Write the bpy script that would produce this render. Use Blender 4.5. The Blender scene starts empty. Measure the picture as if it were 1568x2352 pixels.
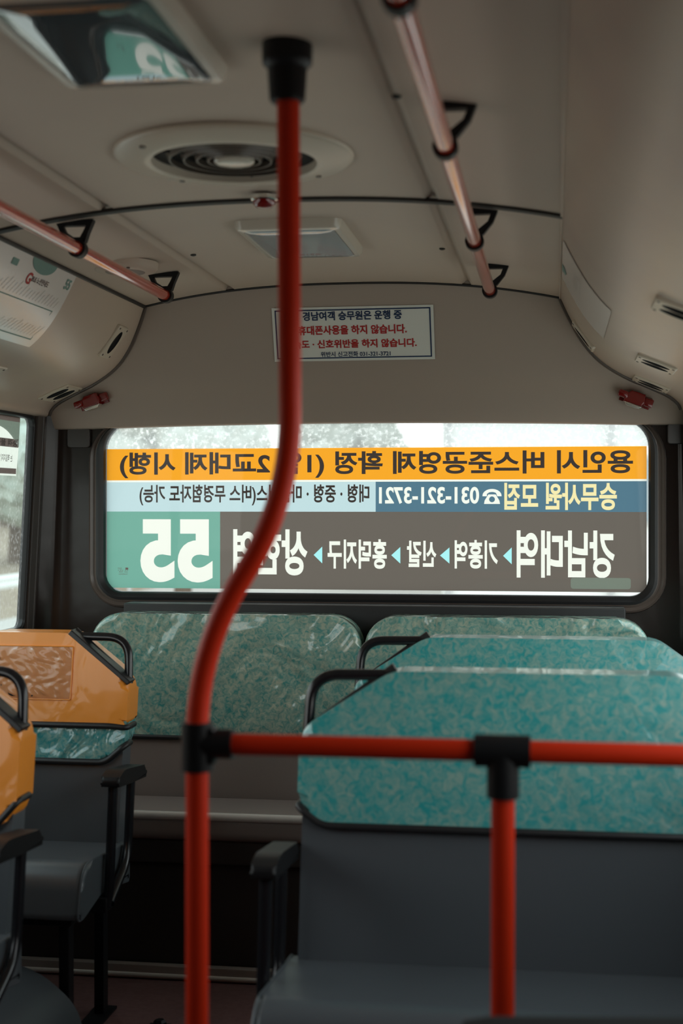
import bpy, bmesh, math, random
import numpy as np
from mathutils import Vector, Matrix
from mathutils.geometry import delaunay_2d_cdt

scn = bpy.context.scene
C = scn.collection
random.seed(7)

# ------------------------------------------------------------------ camera, world, light, exposure
YAW = math.radians(8.55)
cam_d = bpy.data.cameras.new('camera')
cam = bpy.data.objects.new('camera', cam_d); C.objects.link(cam)
cam.location = (0, 0, 1.4)
cam.rotation_euler = (math.radians(90), 0, YAW)
cam_d.sensor_fit = 'HORIZONTAL'; cam_d.sensor_width = 24.0
cam_d.lens = 3267 / 1568 * 24.0
cam_d.shift_y = (1145 - 1176) / 2352 * 1.0
cam_d.dof.use_dof = True
cam_d.dof.focus_distance = 4.55
cam_d.dof.aperture_fstop = 2.8
cam_d.clip_start = 0.05
scn.camera = cam

scn.view_settings.view_transform = 'Standard'
scn.view_settings.look = 'None'
scn.view_settings.gamma = 1.0
scn.view_settings.use_curve_mapping = False
scn.view_settings.exposure = 0.0
scn.cycles.use_denoising = True
scn.cycles.max_bounces = 10
scn.cycles.diffuse_bounces = 6
scn.cycles.transparent_max_bounces = 16
scn.cycles.caustics_reflective = False
scn.cycles.caustics_refractive = False
scn.cycles.sample_clamp_indirect = 6.0

SKY = 3.4
w = bpy.data.worlds.new('overcast_sky'); scn.world = w; w.use_nodes = True
nt = w.node_tree; bg = nt.nodes['Background']; bg.inputs['Strength'].default_value = SKY
tc = nt.nodes.new('ShaderNodeTexCoord'); sx = nt.nodes.new('ShaderNodeSeparateXYZ')
rp = nt.nodes.new('ShaderNodeValToRGB')
nt.links.new(tc.outputs['Generated'], sx.inputs[0]); nt.links.new(sx.outputs['Z'], rp.inputs[0])
rp.color_ramp.elements[0].position = 0.0; rp.color_ramp.elements[0].color = (1.0, 0.98, 0.94, 1)
rp.color_ramp.elements[1].position = 0.7; rp.color_ramp.elements[1].color = (0.86, 0.95, 1.0, 1)
nt.links.new(rp.outputs[0], bg.inputs['Color'])


def portal(loc, rot, sx_, sy_):
    l = bpy.data.lights.new('window_portal', 'AREA'); l.shape = 'RECTANGLE'; l.size = sx_; l.size_y = sy_
    l.cycles.is_portal = True
    o = bpy.data.objects.new('window_portal', l); C.objects.link(o); o.location = loc; o.rotation_euler = rot
    return o


YFRONT = -1.2  # shell cut short here, front windows left out, to darken the near end
XC = -0.65                       # bus centre line
HALF = 1.07                      # half width at window head
WIN_Y = [(3.0, 4.51), (1.5, 2.93)]
WZ0, WZ1 = 0.985, 1.683
for (a, b) in WIN_Y:
    portal((XC - 1.11, (a + b) / 2, 1.334), (0, math.radians(-90), 0), .70, b - a)
    portal((XC + 1.11, (a + b) / 2, 1.334), (0, math.radians(90), 0), .70, b - a)
portal((-0.61, 4.70, 1.385), (math.radians(-90), 0, 0), 1.8, .58)

# ------------------------------------------------------------------ materials
MATS = {}


def nodes(m):
    m.use_nodes = True
    return m.node_tree, m.node_tree.nodes['Principled BSDF']


def mat(name, col, rough=.5, metal=0, coat=0, spec=.5, bump=None, vary=None, coat_rough=.05, trans=None, bump2=None):
    if name in MATS: return MATS[name]
    m = bpy.data.materials.new(name); t, p = nodes(m)
    p.inputs['Base Color'].default_value = (*col, 1); p.inputs['Roughness'].default_value = rough
    p.inputs['Metallic'].default_value = metal; p.inputs['Coat Weight'].default_value = coat
    p.inputs['Coat Roughness'].default_value = coat_rough; p.inputs['Specular IOR Level'].default_value = spec
    tcn = t.nodes.new('ShaderNodeTexCoord')
    if vary:                                        # (scale, colour 2, distortion, lo, hi)
        n = t.nodes.new('ShaderNodeTexNoise'); n.inputs['Scale'].default_value = vary[0]
        n.inputs['Detail'].default_value = 5; n.inputs['Distortion'].default_value = vary[2]
        r = t.nodes.new('ShaderNodeValToRGB')
        r.color_ramp.elements[0].position = vary[3]; r.color_ramp.elements[0].color = (*col, 1)
        r.color_ramp.elements[1].position = vary[4]; r.color_ramp.elements[1].color = (*vary[1], 1)
        t.links.new(tcn.outputs['Object'], n.inputs['Vector']); t.links.new(n.outputs['Fac'], r.inputs[0])
        t.links.new(r.outputs[0], p.inputs['Base Color'])
    prev = None
    for bp, targets in ((bump, ('Normal',)), (bump2, ('Normal', 'Coat Normal'))):
        if not bp: continue
        n = t.nodes.new('ShaderNodeTexNoise'); n.inputs['Scale'].default_value = bp[0]; n.inputs['Detail'].default_value = 3
        if len(bp) > 3: n.inputs['Distortion'].default_value = bp[3]
        b = t.nodes.new('ShaderNodeBump'); b.inputs['Strength'].default_value = bp[1]; b.inputs['Distance'].default_value = bp[2]
        t.links.new(tcn.outputs['Object'], n.inputs['Vector']); t.links.new(n.outputs['Fac'], b.inputs['Height'])
        if prev: t.links.new(prev.outputs[0], b.inputs['Normal'])
        for tg in targets: t.links.new(b.outputs[0], p.inputs[tg])
        prev = b
    MATS[name] = m
    return m


def film(name, col, gloss=.0):
    """printed window film: daylight from outside comes through it"""
    if name in MATS: return MATS[name]
    m = bpy.data.materials.new(name); m.use_nodes = True; t = m.node_tree; t.nodes.clear()
    o = t.nodes.new('ShaderNodeOutputMaterial'); mx = t.nodes.new('ShaderNodeMixShader'); mx.inputs[0].default_value = .12
    tr = t.nodes.new('ShaderNodeBsdfTranslucent'); df = t.nodes.new('ShaderNodeBsdfDiffuse')
    tr.inputs[0].default_value = (*col, 1); df.inputs[0].default_value = (*[c * .6 for c in col], 1)
    t.links.new(tr.outputs[0], mx.inputs[1]); t.links.new(df.outputs[0], mx.inputs[2]); t.links.new(mx.outputs[0], o.inputs[0])
    MATS[name] = m
    return m


def glass(name, tint, dust=0.0, refl=.06):
    if name in MATS: return MATS[name]
    m = bpy.data.materials.new(name); m.use_nodes = True; t = m.node_tree; t.nodes.clear()
    o = t.nodes.new('ShaderNodeOutputMaterial')
    tp = t.nodes.new('ShaderNodeBsdfTransparent'); tp.inputs[0].default_value = (*tint, 1)
    gl = t.nodes.new('ShaderNodeBsdfGlossy'); gl.inputs['Roughness'].default_value = .02
    mx = t.nodes.new('ShaderNodeMixShader'); mx.inputs[0].default_value = refl
    t.links.new(tp.outputs[0], mx.inputs[1]); t.links.new(gl.outputs[0], mx.inputs[2])
    last = mx
    if dust:
        tcn = t.nodes.new('ShaderNodeTexCoord')
        n = t.nodes.new('ShaderNodeTexNoise'); n.inputs['Scale'].default_value = 90; n.inputs['Detail'].default_value = 6
        n2 = t.nodes.new('ShaderNodeTexNoise'); n2.inputs['Scale'].default_value = 5; n2.inputs['Detail'].default_value = 3
        r = t.nodes.new('ShaderNodeValToRGB'); r.color_ramp.elements[0].position = .48; r.color_ramp.elements[1].position = .72
        mu = t.nodes.new('ShaderNodeMath'); mu.operation = 'MULTIPLY'
        m2 = t.nodes.new('ShaderNodeMath'); m2.operation = 'MULTIPLY_ADD'; m2.inputs[1].default_value = dust; m2.inputs[2].default_value = dust * .25
        for k in (n, n2): t.links.new(tcn.outputs['Object'], k.inputs['Vector'])
        t.links.new(n.outputs['Fac'], r.inputs[0]); t.links.new(r.outputs[0], mu.inputs[0]); t.links.new(n2.outputs['Fac'], mu.inputs[1])
        t.links.new(mu.outputs[0], m2.inputs[0])
        tl = t.nodes.new('ShaderNodeBsdfTranslucent'); tl.inputs[0].default_value = (.80, .84, .83, 1)
        m3 = t.nodes.new('ShaderNodeMixShader'); t.links.new(m2.outputs[0], m3.inputs[0])
        t.links.new(mx.outputs[0], m3.inputs[1]); t.links.new(tl.outputs[0], m3.inputs[2]); last = m3
    t.links.new(last.outputs[0], o.inputs[0])
    MATS[name] = m
    return m


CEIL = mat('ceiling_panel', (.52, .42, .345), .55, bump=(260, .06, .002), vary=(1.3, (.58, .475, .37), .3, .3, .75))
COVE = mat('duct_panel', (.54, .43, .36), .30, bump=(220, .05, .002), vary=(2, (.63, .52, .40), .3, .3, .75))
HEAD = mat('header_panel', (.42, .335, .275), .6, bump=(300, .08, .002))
SEAL = mat('dark_seal', (.02, .018, .017), .5)
DARKW = mat('dark_brown_plastic', (.026, .018, .015), .2, spec=.3, bump=(5, .2, .01))
FRAME = mat('window_frame_grey', (.065, .056, .052), .4)
RUBBER = mat('black_rubber', (.008, .008, .009), .45)
BROWN = mat('brown_moulding', (.11, .085, .072), .3)
BLACK = mat('black_plastic', (.010, .010, .011), .45, spec=.25)
BLACKG = mat('black_gloss_tube', (.010, .010, .012), .22)
RED = mat('red_tube', (.62, .030, .006), .40, spec=.25)
REDR = mat('red_rail', (.62, .045, .015), .16, coat=1, coat_rough=.10)
REDR.node_tree.nodes['Principled BSDF'].inputs['Coat IOR'].default_value = 1.9
REDR.node_tree.nodes['Principled BSDF'].inputs['IOR'].default_value = 1.8
GREYV = mat('grey_vinyl', (.088, .100, .110), .30, bump=(420, .12, .002))
BENCHV = mat('bench_grey_brown', (.25, .20, .18), .5, bump=(300, .1, .002))
TEAL = mat('teal_marbled_vinyl', (.03, .35, .355), .3, coat=.75, vary=(52, (.28, .45, .39), 1.2, .36, .70), bump2=(9, .25, .02, .6), coat_rough=.08)
TEALW = mat('teal_marbled_vinyl_wrinkled', (.03, .29, .31), .25, coat=1, vary=(52, (.28, .45, .39), 1.2, .36, .70), bump2=(7, .75, .05, 1.2), coat_rough=.06)
ORANGE = mat('orange_vinyl', (.93, .31, .028), .36, coat=.35, bump2=(5, .3, .03, .8), coat_rough=.07)
PIPE = mat('black_piping', (.012, .012, .013), .45)
FLOOR = mat('floor_vinyl', (.17, .085, .08), .45, vary=(60, (.22, .12, .11), .2, .35, .7))
STEEL = mat('aluminium_strip', (.62, .56, .50), .22, 1)
DARKP = mat('dark_apron', (.045, .036, .032), .5, bump=(40, .1, .003))
CREAM = mat('cream_plastic', (.62, .54, .43), .32)
CREAMG = mat('cream_gloss_plastic', (.66, .60, .50), .22, coat=.4)
HOLE = mat('dark_opening', (.004, .004, .004), .7)
WHITEP = mat('white_paper', (.84, .80, .75), .3, coat=1, coat_rough=.22)
STICK = mat('white_sticker', (.78, .77, .70), .5)
NAVY = mat('navy_print', (.01, .03, .09), .5)
REDP = mat('red_print', (.45, .015, .015), .5)
GREENP = mat('green_print', (.16, .30, .26), .5)
GREYP = mat('grey_print', (.40, .38, .35), .5)
BROWNP = mat('dark_print', (.10, .06, .06), .5)
LAMP = mat('diffuser_pale_reflection', (.34, .41, .44), .13, coat=.6, coat_rough=.06)  # pale reflection put into the colour; the nearer lamp has a dark copy
SILVER = mat('silver_metal', (.8, .79, .75), .15, 1)
HRED = mat('red_moulded_plastic', (.20, .008, .007), .12, coat=.8)
PANE = glass('rear_glass', (.60, .63, .62), 0, .012)
PANED = glass('rear_glass_dusty', (.45, .49, .49), .75, .012)
PANEL = glass('side_glass_tinted', (.52, .59, .58), .18, .02)
PANEF = glass('side_glass_light_cut', (.80, .82, .81))  # unseen side panes; made-up tint meant to hold back daylight
PANEC = glass('side_glass_clear', (.80, .84, .83))

# ------------------------------------------------------------------ helpers
ORG = {}


def tag(o, label=None, cat=None, group=None, kind=None):
    if label: o['label'] = label
    if cat: o['category'] = cat
    if group: o['group'] = group
    if kind: o['kind'] = kind
    return o


def thing(name, label, cat, loc, group=None):
    o = bpy.data.objects.new(name, None); C.objects.link(o); o.location = loc; o.empty_display_size = .05
    ORG[o.name] = Vector(loc)
    return tag(o, label, cat, group)


def obj(name, bm, m, parent=None, smooth=True, angle=40):
    """vertices are given in world metres; the object gets its origin at its own base (top level) or its parent's"""
    if parent is not None: org = ORG[parent.name]
    else:
        xs = [v.co for v in bm.verts]
        org = Vector(((min(v.x for v in xs) + max(v.x for v in xs)) / 2, (min(v.y for v in xs) + max(v.y for v in xs)) / 2, min(v.z for v in xs)))
    bmesh.ops.translate(bm, verts=bm.verts, vec=-org)
    bmesh.ops.recalc_face_normals(bm, faces=bm.faces)
    if smooth:
        for f in bm.faces: f.smooth = True
        for e in bm.edges:
            if len(e.link_faces) == 2 and e.calc_face_angle(0) > math.radians(angle): e.smooth = False
    me = bpy.data.meshes.new(name); bm.to_mesh(me); bm.free()
    for mm in (m if isinstance(m, (list, tuple)) else [m]): me.materials.append(mm)
    o = bpy.data.objects.new(name, me); C.objects.link(o)
    if parent is not None:
        o.parent = parent
    else: o.location = org
    ORG[o.name] = org
    if smooth:
        wn = o.modifiers.new('normals', 'WEIGHTED_NORMAL'); wn.keep_sharp = True
    return o


def struct(name, bm, m, parent=None, **k):
    o = obj(name, bm, m, parent, **k)
    if parent is None: o['kind'] = 'structure'
    return o


def box(bm, x0, x1, y0, y1, z0, z1, bev=0, seg=2):
    vs = [bm.verts.new((x, y, z)) for x in (x0, x1) for y in (y0, y1) for z in (z0, z1)]
    fs = [(0, 1, 3, 2), (4, 6, 7, 5), (0, 4, 5, 1), (2, 3, 7, 6), (0, 2, 6, 4), (1, 5, 7, 3)]
    f = [bm.faces.new([vs[i] for i in q]) for q in fs]
    if bev:
        es = list({e for ff in f for e in ff.edges})
        bmesh.ops.bevel(bm, geom=es, offset=bev, segments=seg, profile=.5, affect='EDGES')
    return bm


def BX(*a, **k): return box(bmesh.new(), *a, **k)


def prism(bm, pts, axis, a, b, bev=0, seg=3):
    """outline (list of 2-D points) extruded along an axis; points fill the other two axes in order"""
    def P(p, t):
        return {'x': (t, p[0], p[1]), 'y': (p[0], t, p[1]), 'z': (p[0], p[1], t)}[axis]
    A = [bm.verts.new(P(p, a)) for p in pts]; B = [bm.verts.new(P(p, b)) for p in pts]
    fs = [bm.faces.new(A), bm.faces.new(B[::-1])]
    n = len(pts)
    for i in range(n): bm.faces.new((A[i], B[i], B[(i + 1) % n], A[(i + 1) % n]))
    if bev:
        es = list(set(fs[0].edges) | set(fs[1].edges))
        bmesh.ops.bevel(bm, geom=es, offset=bev, segments=seg, profile=.5, affect='EDGES')
    return bm


def fillet(pts, r, n=6, closed=False):
    """round the corners of a polyline (any dimension)"""
    pts = [Vector(p) for p in pts]; out = []
    N = len(pts)
    for i, p in enumerate(pts):
        if not closed and i in (0, N - 1): out.append(p); continue
        a = pts[(i - 1) % N]; b = pts[(i + 1) % N]
        rr = r[i] if isinstance(r, (list, tuple)) else r
        d1 = (a - p); d2 = (b - p)
        if rr <= 0 or d1.length < 1e-6 or d2.length < 1e-6: out.append(p); continue
        k = min(rr, d1.length * .49, d2.length * .49)
        s = p + d1.normalized() * k; e = p + d2.normalized() * k
        for j in range(n + 1):
            u = j / n; out.append(s * (1 - u) ** 2 + p * 2 * u * (1 - u) + e * u * u)
    return out


def tube(bm, path, r, seg=16, cap=True, closed=False):
    path = [Vector(p) for p in path]
    N = len(path); rings = []
    T0 = (path[1] - path[0]).normalized()
    up = Vector((0, 0, 1)) if abs(T0.z) < .9 else Vector((0, 1, 0))
    nrm = (up - T0 * up.dot(T0)).normalized()
    for i, p in enumerate(path):
        if closed: T = (path[(i + 1) % N] - path[i - 1]).normalized()
        else: T = (path[min(i + 1, N - 1)] - path[max(i - 1, 0)]).normalized()
        nrm = (nrm - T * nrm.dot(T)).normalized(); bn = T.cross(nrm)
        rr = r[i] if isinstance(r, (list, tuple)) else r
        rings.append([bm.verts.new(p + (nrm * math.cos(2 * math.pi * k / seg) + bn * math.sin(2 * math.pi * k / seg)) * rr) for k in range(seg)])
    for i in range(N if closed else N - 1):
        A = rings[i]; B = rings[(i + 1) % N]
        for k in range(seg): bm.faces.new((A[k], A[(k + 1) % seg], B[(k + 1) % seg], B[k]))
    if cap and not closed:
        bm.faces.new(rings[0][::-1]); bm.faces.new(rings[-1])
    return bm


def TB(*a, **k): return tube(bmesh.new(), *a, **k)


def lathe(bm, prof, cx, cy, cz, seg=56, sz=-1, rx=1.0):
    """(radius, drop) pairs around a vertical axis, dropping below cz"""
    rings = []
    for (r, h) in prof:
        if r < 1e-6: rings.append([bm.verts.new((cx, cy, cz + sz * h))]); continue
        rings.append([bm.verts.new((cx + rx * r * math.cos(2 * math.pi * k / seg), cy + r * math.sin(2 * math.pi * k / seg), cz + sz * h)) for k in range(seg)])
    for A, B in zip(rings, rings[1:]):
        for k in range(seg):
            a0, a1 = A[k % len(A)], A[(k + 1) % len(A)]; b0, b1 = B[k % len(B)], B[(k + 1) % len(B)]
            q = []
            for v in (a0, a1, b1, b0):
                if v not in q: q.append(v)
            if len(q) > 2: bm.faces.new(q)
    return bm


def rrect(x0, x1, z0, z1, r, n=8):
    rs = r if isinstance(r, (list, tuple)) else [r] * 4          # bl, br, tr, tl
    out = []
    for (cx, cz, a, rr) in ((x0, z0, 180, rs[0]), (x1, z0, 270, rs[1]), (x1, z1, 0, rs[2]), (x0, z1, 90, rs[3])):
        px = cx + (rr if cx == x0 else -rr); pz = cz + (rr if cz == z0 else -rr)
        for j in range(n + 1):
            t = math.radians(a + 90 * j / n); out.append((px + rr * math.cos(t), pz + rr * math.sin(t)))
    return out


def cdt(loops, glyphs=(), want='base'):
    """triangles of nested outlines (even-odd); glyphs = oriented letter outlines that are cut out, or kept when want='glyphs'"""
    vs, es, isg = [], [], []
    for g, Ls in ((0, loops), (1, glyphs)):
        for L in Ls:
            b = len(vs); vs += [Vector((p[0], p[1])) for p in L]
            es += [(b + i, b + (i + 1) % len(L)) for i in range(len(L))]; isg += [g] * len(L)
    r = delaunay_2d_cdt(vs, es, [], 1, 1e-7)
    V, F = r[0], r[2]
    P = np.array([(V[f[0]] + V[f[1]] + V[f[2]]) / 3 for f in F])
    A = np.array([vs[e[0]] for e in es]); B = np.array([vs[e[1]] for e in es]); G = np.array(isg, bool)
    dy = (B[:, 1] - A[:, 1]); dy = np.where(np.abs(dy) < 1e-12, 1e-12, dy)
    sl = (B[:, 0] - A[:, 0]) / dy; sg_ = np.sign(B[:, 1] - A[:, 1])
    keep = []
    for k in range(0, len(P), 800):
        q = P[k:k + 800]; y = q[:, 1:2]
        m = (A[None, :, 1] > y) != (B[None, :, 1] > y)
        c = m & (A[None, :, 0] + (y - A[None, :, 1]) * sl[None, :] > q[:, 0:1])
        base = (c[:, ~G].sum(1) % 2) == 1
        wnd = (c[:, G] * sg_[None, G]).sum(1) > .5
        keep += list(wnd if want == 'glyphs' else (base & ~wnd))
    return V, [f for f, k in zip(F, keep) if k]


def flat(bm, loops, fn, glyphs=(), want='base'):
    vs, fs = cdt(loops, glyphs, want)
    V = {}
    for f in fs:
        for i in f:
            if i not in V: V[i] = bm.verts.new(fn(vs[i][0], vs[i][1]))
        try: bm.faces.new([V[i] for i in f])
        except ValueError: pass
    return bm


def letters(bm, glyphs, fn): return flat(bm, [], fn, glyphs, 'glyphs')


def ringloft(bm, loops, closed_ends=False):
    """loops: equally long closed 3-D outlines, lofted one to the next"""
    R = [[bm.verts.new(p) for p in L] for L in loops]
    n = len(R[0])
    for A, B in zip(R, R[1:]):
        for k in range(n): bm.faces.new((A[k], A[(k + 1) % n], B[(k + 1) % n], B[k]))
    return bm


def text2d(s, bold=0.02, res=6, space=1.0):
    """outlines of a line of writing: list of closed loops in text units"""
    cu = bpy.data.curves.new('t', 'FONT'); cu.body = s; cu.size = 1; cu.resolution_u = res; cu.space_character = space
    o = bpy.data.objects.new('t', cu); C.objects.link(o)
    dg = bpy.context.evaluated_depsgraph_get(); dg.update()
    me = bpy.data.meshes.new_from_object(o.evaluated_get(dg))
    bm = bmesh.new(); bm.from_mesh(me); bmesh.ops.remove_doubles(bm, verts=bm.verts, dist=1e-5)
    nxt = {}
    bm.verts.index_update()
    for e in bm.edges:
        if len(e.link_faces) == 1:
            l = e.link_loops[0]; nxt.setdefault(l.vert.index, []).append(l.link_loop_next.vert.index)
    co = [v.co.copy() for v in bm.verts]
    loops = []
    while nxt:
        s0 = next(iter(nxt)); L = [s0]; cur = s0
        while True:
            if cur not in nxt: break
            n = nxt[cur].pop()
            if not nxt[cur]: del nxt[cur]
            if n == s0: break
            L.append(n); cur = n
        if len(L) > 2:
            q = [co[i] for i in L]; n = len(q); o2 = []
            for i in range(n):
                d1 = (q[i] - q[i - 1]).xy; d2 = (q[(i + 1) % n] - q[i]).xy
                if d1.length < 1e-7 or d2.length < 1e-7: o2.append((q[i].x, q[i].y)); continue
                d1.normalize(); d2.normalize()
                n1 = Vector((d1.y, -d1.x)); n2 = Vector((d2.y, -d2.x)); h = n1 + n2
                if h.length < .3: h = n1
                else: h = h / max(.35, h.length_squared / 2)
                o2.append((q[i].x + h.x * bold, q[i].y + h.y * bold))
            loops.append(o2)
    bm.free(); C.objects.unlink(o); bpy.data.objects.remove(o); bpy.data.curves.remove(cu); bpy.data.meshes.remove(me)
    return loops


def fit(loops, x0, x1, z0, z1, mirror=False):
    xs = [p[0] for L in loops for p in L]; ys = [p[1] for L in loops for p in L]
    a, b, c, d = min(xs), max(xs), min(ys), max(ys)
    out = []
    for L in loops:
        q = []
        for p in L:
            u = (p[0] - a) / (b - a); v = (p[1] - c) / max(d - c, 1e-6)
            if mirror: u = 1 - u
            q.append((x0 + u * (x1 - x0), z0 + v * (z1 - z0)))
        out.append(q[::-1] if mirror else q)
    return out


def copy_tree(o, off, parent=None):
    c = o.copy(); C.objects.link(c)
    if parent is None: c.location = o.location + Vector(off)
    else: c.parent = parent
    for ch in list(o.children): copy_tree(ch, off, c)
    return c


# ------------------------------------------------------------------ bus shell
PROF = [(.665, 2.036), (.698, 1.970), (.738, 1.905), (.79, 1.848), (.862, 1.802), (.943, 1.768), (1.005, 1.740), (1.036, 1.715), (1.045, 1.698)]


def smooth_prof(P, n=4):
    out = []
    for i in range(len(P) - 1):
        p0 = Vector(P[max(i - 1, 0)]); p1 = Vector(P[i]); p2 = Vector(P[i + 1]); p3 = Vector(P[min(i + 2, len(P) - 1)])
        for j in range(n):
            t = j / n
            out.append(.5 * ((2 * p1) + (p2 - p0) * t + (2 * p0 - 5 * p1 + 4 * p2 - p3) * t * t + (3 * p1 - p0 - 3 * p2 + p3) * t ** 3))
    out.append(Vector(P[-1]))
    return out


SP = smooth_prof(PROF)
SL = [0.0]
for a, b in zip(SP, SP[1:]): SL.append(SL[-1] + (b - a).length)


def cove(s, side, off=0.0):
    """point on the air duct's face at arc length s from its top edge, and its inward normal, in x,z"""
    s = max(0, min(SL[-1] - 1e-6, s))
    for i in range(len(SL) - 1):
        if SL[i + 1] >= s: break
    u = (s - SL[i]) / (SL[i + 1] - SL[i]); p = SP[i].lerp(SP[i + 1], u)
    def tg(k): return (SP[min(k + 1, len(SP) - 1)] - SP[max(k - 1, 0)]).normalized()
    t = tg(i).lerp(tg(i + 1), u).normalized()
    n = Vector((t.y, -t.x))
    if n.x > 0: n = -n
    q = p + n * off
    return Vector((XC + side * q.x, q.y)), Vector((side * n.x, n.y)), Vector((side * t.x, t.y))


def zc(x):
    d = abs(x - XC); return 2.095 - .058 * (d / .67) ** 2.4


def lerp_tab(t, tab):
    if t <= tab[0][0]: return tab[0][1]
    for (a, b), (c, d) in zip(tab, tab[1:]):
        if t <= c: return b + (d - b) * (t - a) / (c - a)
    return tab[-1][1]


def hy(z): return lerp_tab(z, [(1.655, 4.632), (1.75, 4.600), (1.80, 4.566), (1.87, 4.54), (2.04, 4.462), (2.10, 4.435)])


# ceiling: arched panel with a shallow step on each side
bm = bmesh.new()
XS = sorted(set([XC + d * .67 for d in [i / 12 - 1 for i in range(25)]] + [XC + s_ * d for s_ in (-1, 1) for d in (.362, .375, .385, .398)]))
rows = []
for y in (YFRONT, -.5, 0, 1, 2, 3.185, 3.185, 4.5):
    rows.append([bm.verts.new((x, y, zc(x) + (.012 if .37 < abs(x - XC) < .39 else 0))) for x in XS])
for i, (A, B) in enumerate(zip(rows, rows[1:])):
    for k in range(len(XS) - 1): bm.faces.new((A[k], A[k + 1], B[k + 1], B[k]))
struct('ceiling', bm, CEIL, angle=60)

# seams of the ceiling
def arc_strip(y0, y1, drop, x0=XC - .665, x1=XC + .665):
    bm = bmesh.new(); L = []
    xs = [x0 + (x1 - x0) * i / 40 for i in range(41)]
    for x in xs:
        L.append([bm.verts.new((x, yy, zc(x) - dz)) for (yy, dz) in ((y0, -.002), (y0, drop), ((y0 + y1) / 2, drop * 1.5), (y1, drop), (y1, -.002))])
    for A, B in zip(L, L[1:]):
        for k in range(4): bm.faces.new((A[k], A[k + 1], B[k + 1], B[k]))
    return bm


struct('trim_1', arc_strip(3.178, 3.206, .006), SEAL)
bm = bmesh.new()                                          # joint between ceiling and rear header
pts = [(XC - .668 + 1.336 * i / 40) for i in range(41)]
tube(bm, [(x, hy(zc(x)) - .004, zc(x) - .002) for x in pts], .0045, 8)
struct('trim_2', bm, SEAL)
for i, s in ((3, -1), (4, 1)):
    bm = bmesh.new(); tube(bm, [(XC + s * .664, YFRONT, 2.0345), (XC + s * .664, 4.46, 2.0345)], .006 if s < 0 else .003, 8)
    struct(f'trim_{i}', bm, SEAL if s < 0 else COVE)

# air ducts along both upper corners, then the side walls under them
def side_duct(name, s):
    bm = bmesh.new(); rows = []
    for y in (YFRONT, 4.66):
        r = [bm.verts.new((XC + s * p.x, y, p.y)) for p in SP]
        r.append(bm.verts.new((XC + s * 1.052, y, 1.690))); r.append(bm.verts.new((XC + s * 1.075, y, 1.688)))
        rows.append(r)
    for k in range(len(rows[0]) - 1): bm.faces.new((rows[0][k], rows[0][k + 1], rows[1][k + 1], rows[1][k]))
    return struct(name, bm, COVE, angle=50)


side_duct('wall_left_upper', -1); side_duct('wall_right_upper', 1)


def wx(z): return lerp_tab(z, [(0, 1.115), (.95, 1.10), (1.69, 1.060)])


def side_wall(name, s):
    holes = [rrect(a, b, WZ0, WZ1, .03, 5) for (a, b) in WIN_Y]
    outer = [(YFRONT, 0), (4.66, 0), (4.66, .95), (4.66, 1.69), (YFRONT, 1.69), (YFRONT, .95)]
    bm = bmesh.new(); flat(bm, [outer] + holes, lambda y, z: (XC + s * wx(z), y, z))
    return struct(name, bm, FRAME, smooth=False)


side_wall('wall_left', -1); side_wall('wall_right', 1)

wn_no = 2
for s in (-1, 1):
    for k, (a, b) in enumerate(WIN_Y):
        bm = bmesh.new()
        L = []
        for off, d in ((.006, -.001), (.006, -.006), (.0, -.007), (-.005, -.001), (-.005, .02)):
            L.append([(XC + s * (wx(z) + d), y, z) for (y, z) in rrect(a - off, b + off, WZ0 - off, WZ1 + off, .03 + off * .5, 6)])
        ringloft(bm, L)
        f = struct(f'window_{wn_no}', bm, RUBBER); wn_no += 1
        bm = bmesh.new(); flat(bm, [rrect(a - .005, b + .005, WZ0 - .005, WZ1 + .005, .03, 6)], lambda y, z: (XC + s * (wx(z) + .012), y, z))
        obj('pane', bm, PANEL if (s < 0 and k == 0) else (PANEC if k == 0 else PANEF), f, smooth=False)

# pillar trim on the left wall between side window and corner
bm = bmesh.new()
for i, z in enumerate((.40, .95, 1.69)):
    pass
rows = []
for z in (.40, .95, 1.688):
    X = XC - wx(z)
    rows.append([bm.verts.new((X + dx, y, z)) for (y, dx) in ((4.524, .001), (4.526, .012), (4.560, .016), (4.566, .010), (4.570, .016), (4.580, .016), (4.584, .001))])
for A, B in zip(rows, rows[1:]):
    for k in range(6): bm.faces.new((A[k], A[k + 1], B[k + 1], B[k]))
struct('trim_5', bm, FRAME)
bm = bmesh.new()
rows = []
for z in (.40, .95, 1.688):
    X = XC + wx(z)
    rows.append([bm.verts.new((X - dx, y, z)) for (y, dx) in ((4.524, .001), (4.526, .012), (4.560, .016), (4.580, .016), (4.584, .001))])
for A, B in zip(rows, rows[1:]):
    for k in range(4): bm.faces.new((A[k], A[k + 1], B[k + 1], B[k]))
struct('trim_6', bm, FRAME)

# floor, and an added windowless end wall that cuts light from the front
struct('floor', BX(XC - 1.13, XC + 1.13, YFRONT - .05, 4.70, -.06, 0), FLOOR, smooth=False)
bm = bmesh.new(); flat(bm, [[(XC - 1.12, 0), (XC + 1.12, 0), (XC + 1.12, 2.12), (XC - 1.12, 2.12)]], lambda x, z: (x, YFRONT, z))
struct('wall_front_light_block', bm, DARKW, smooth=False)

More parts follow.
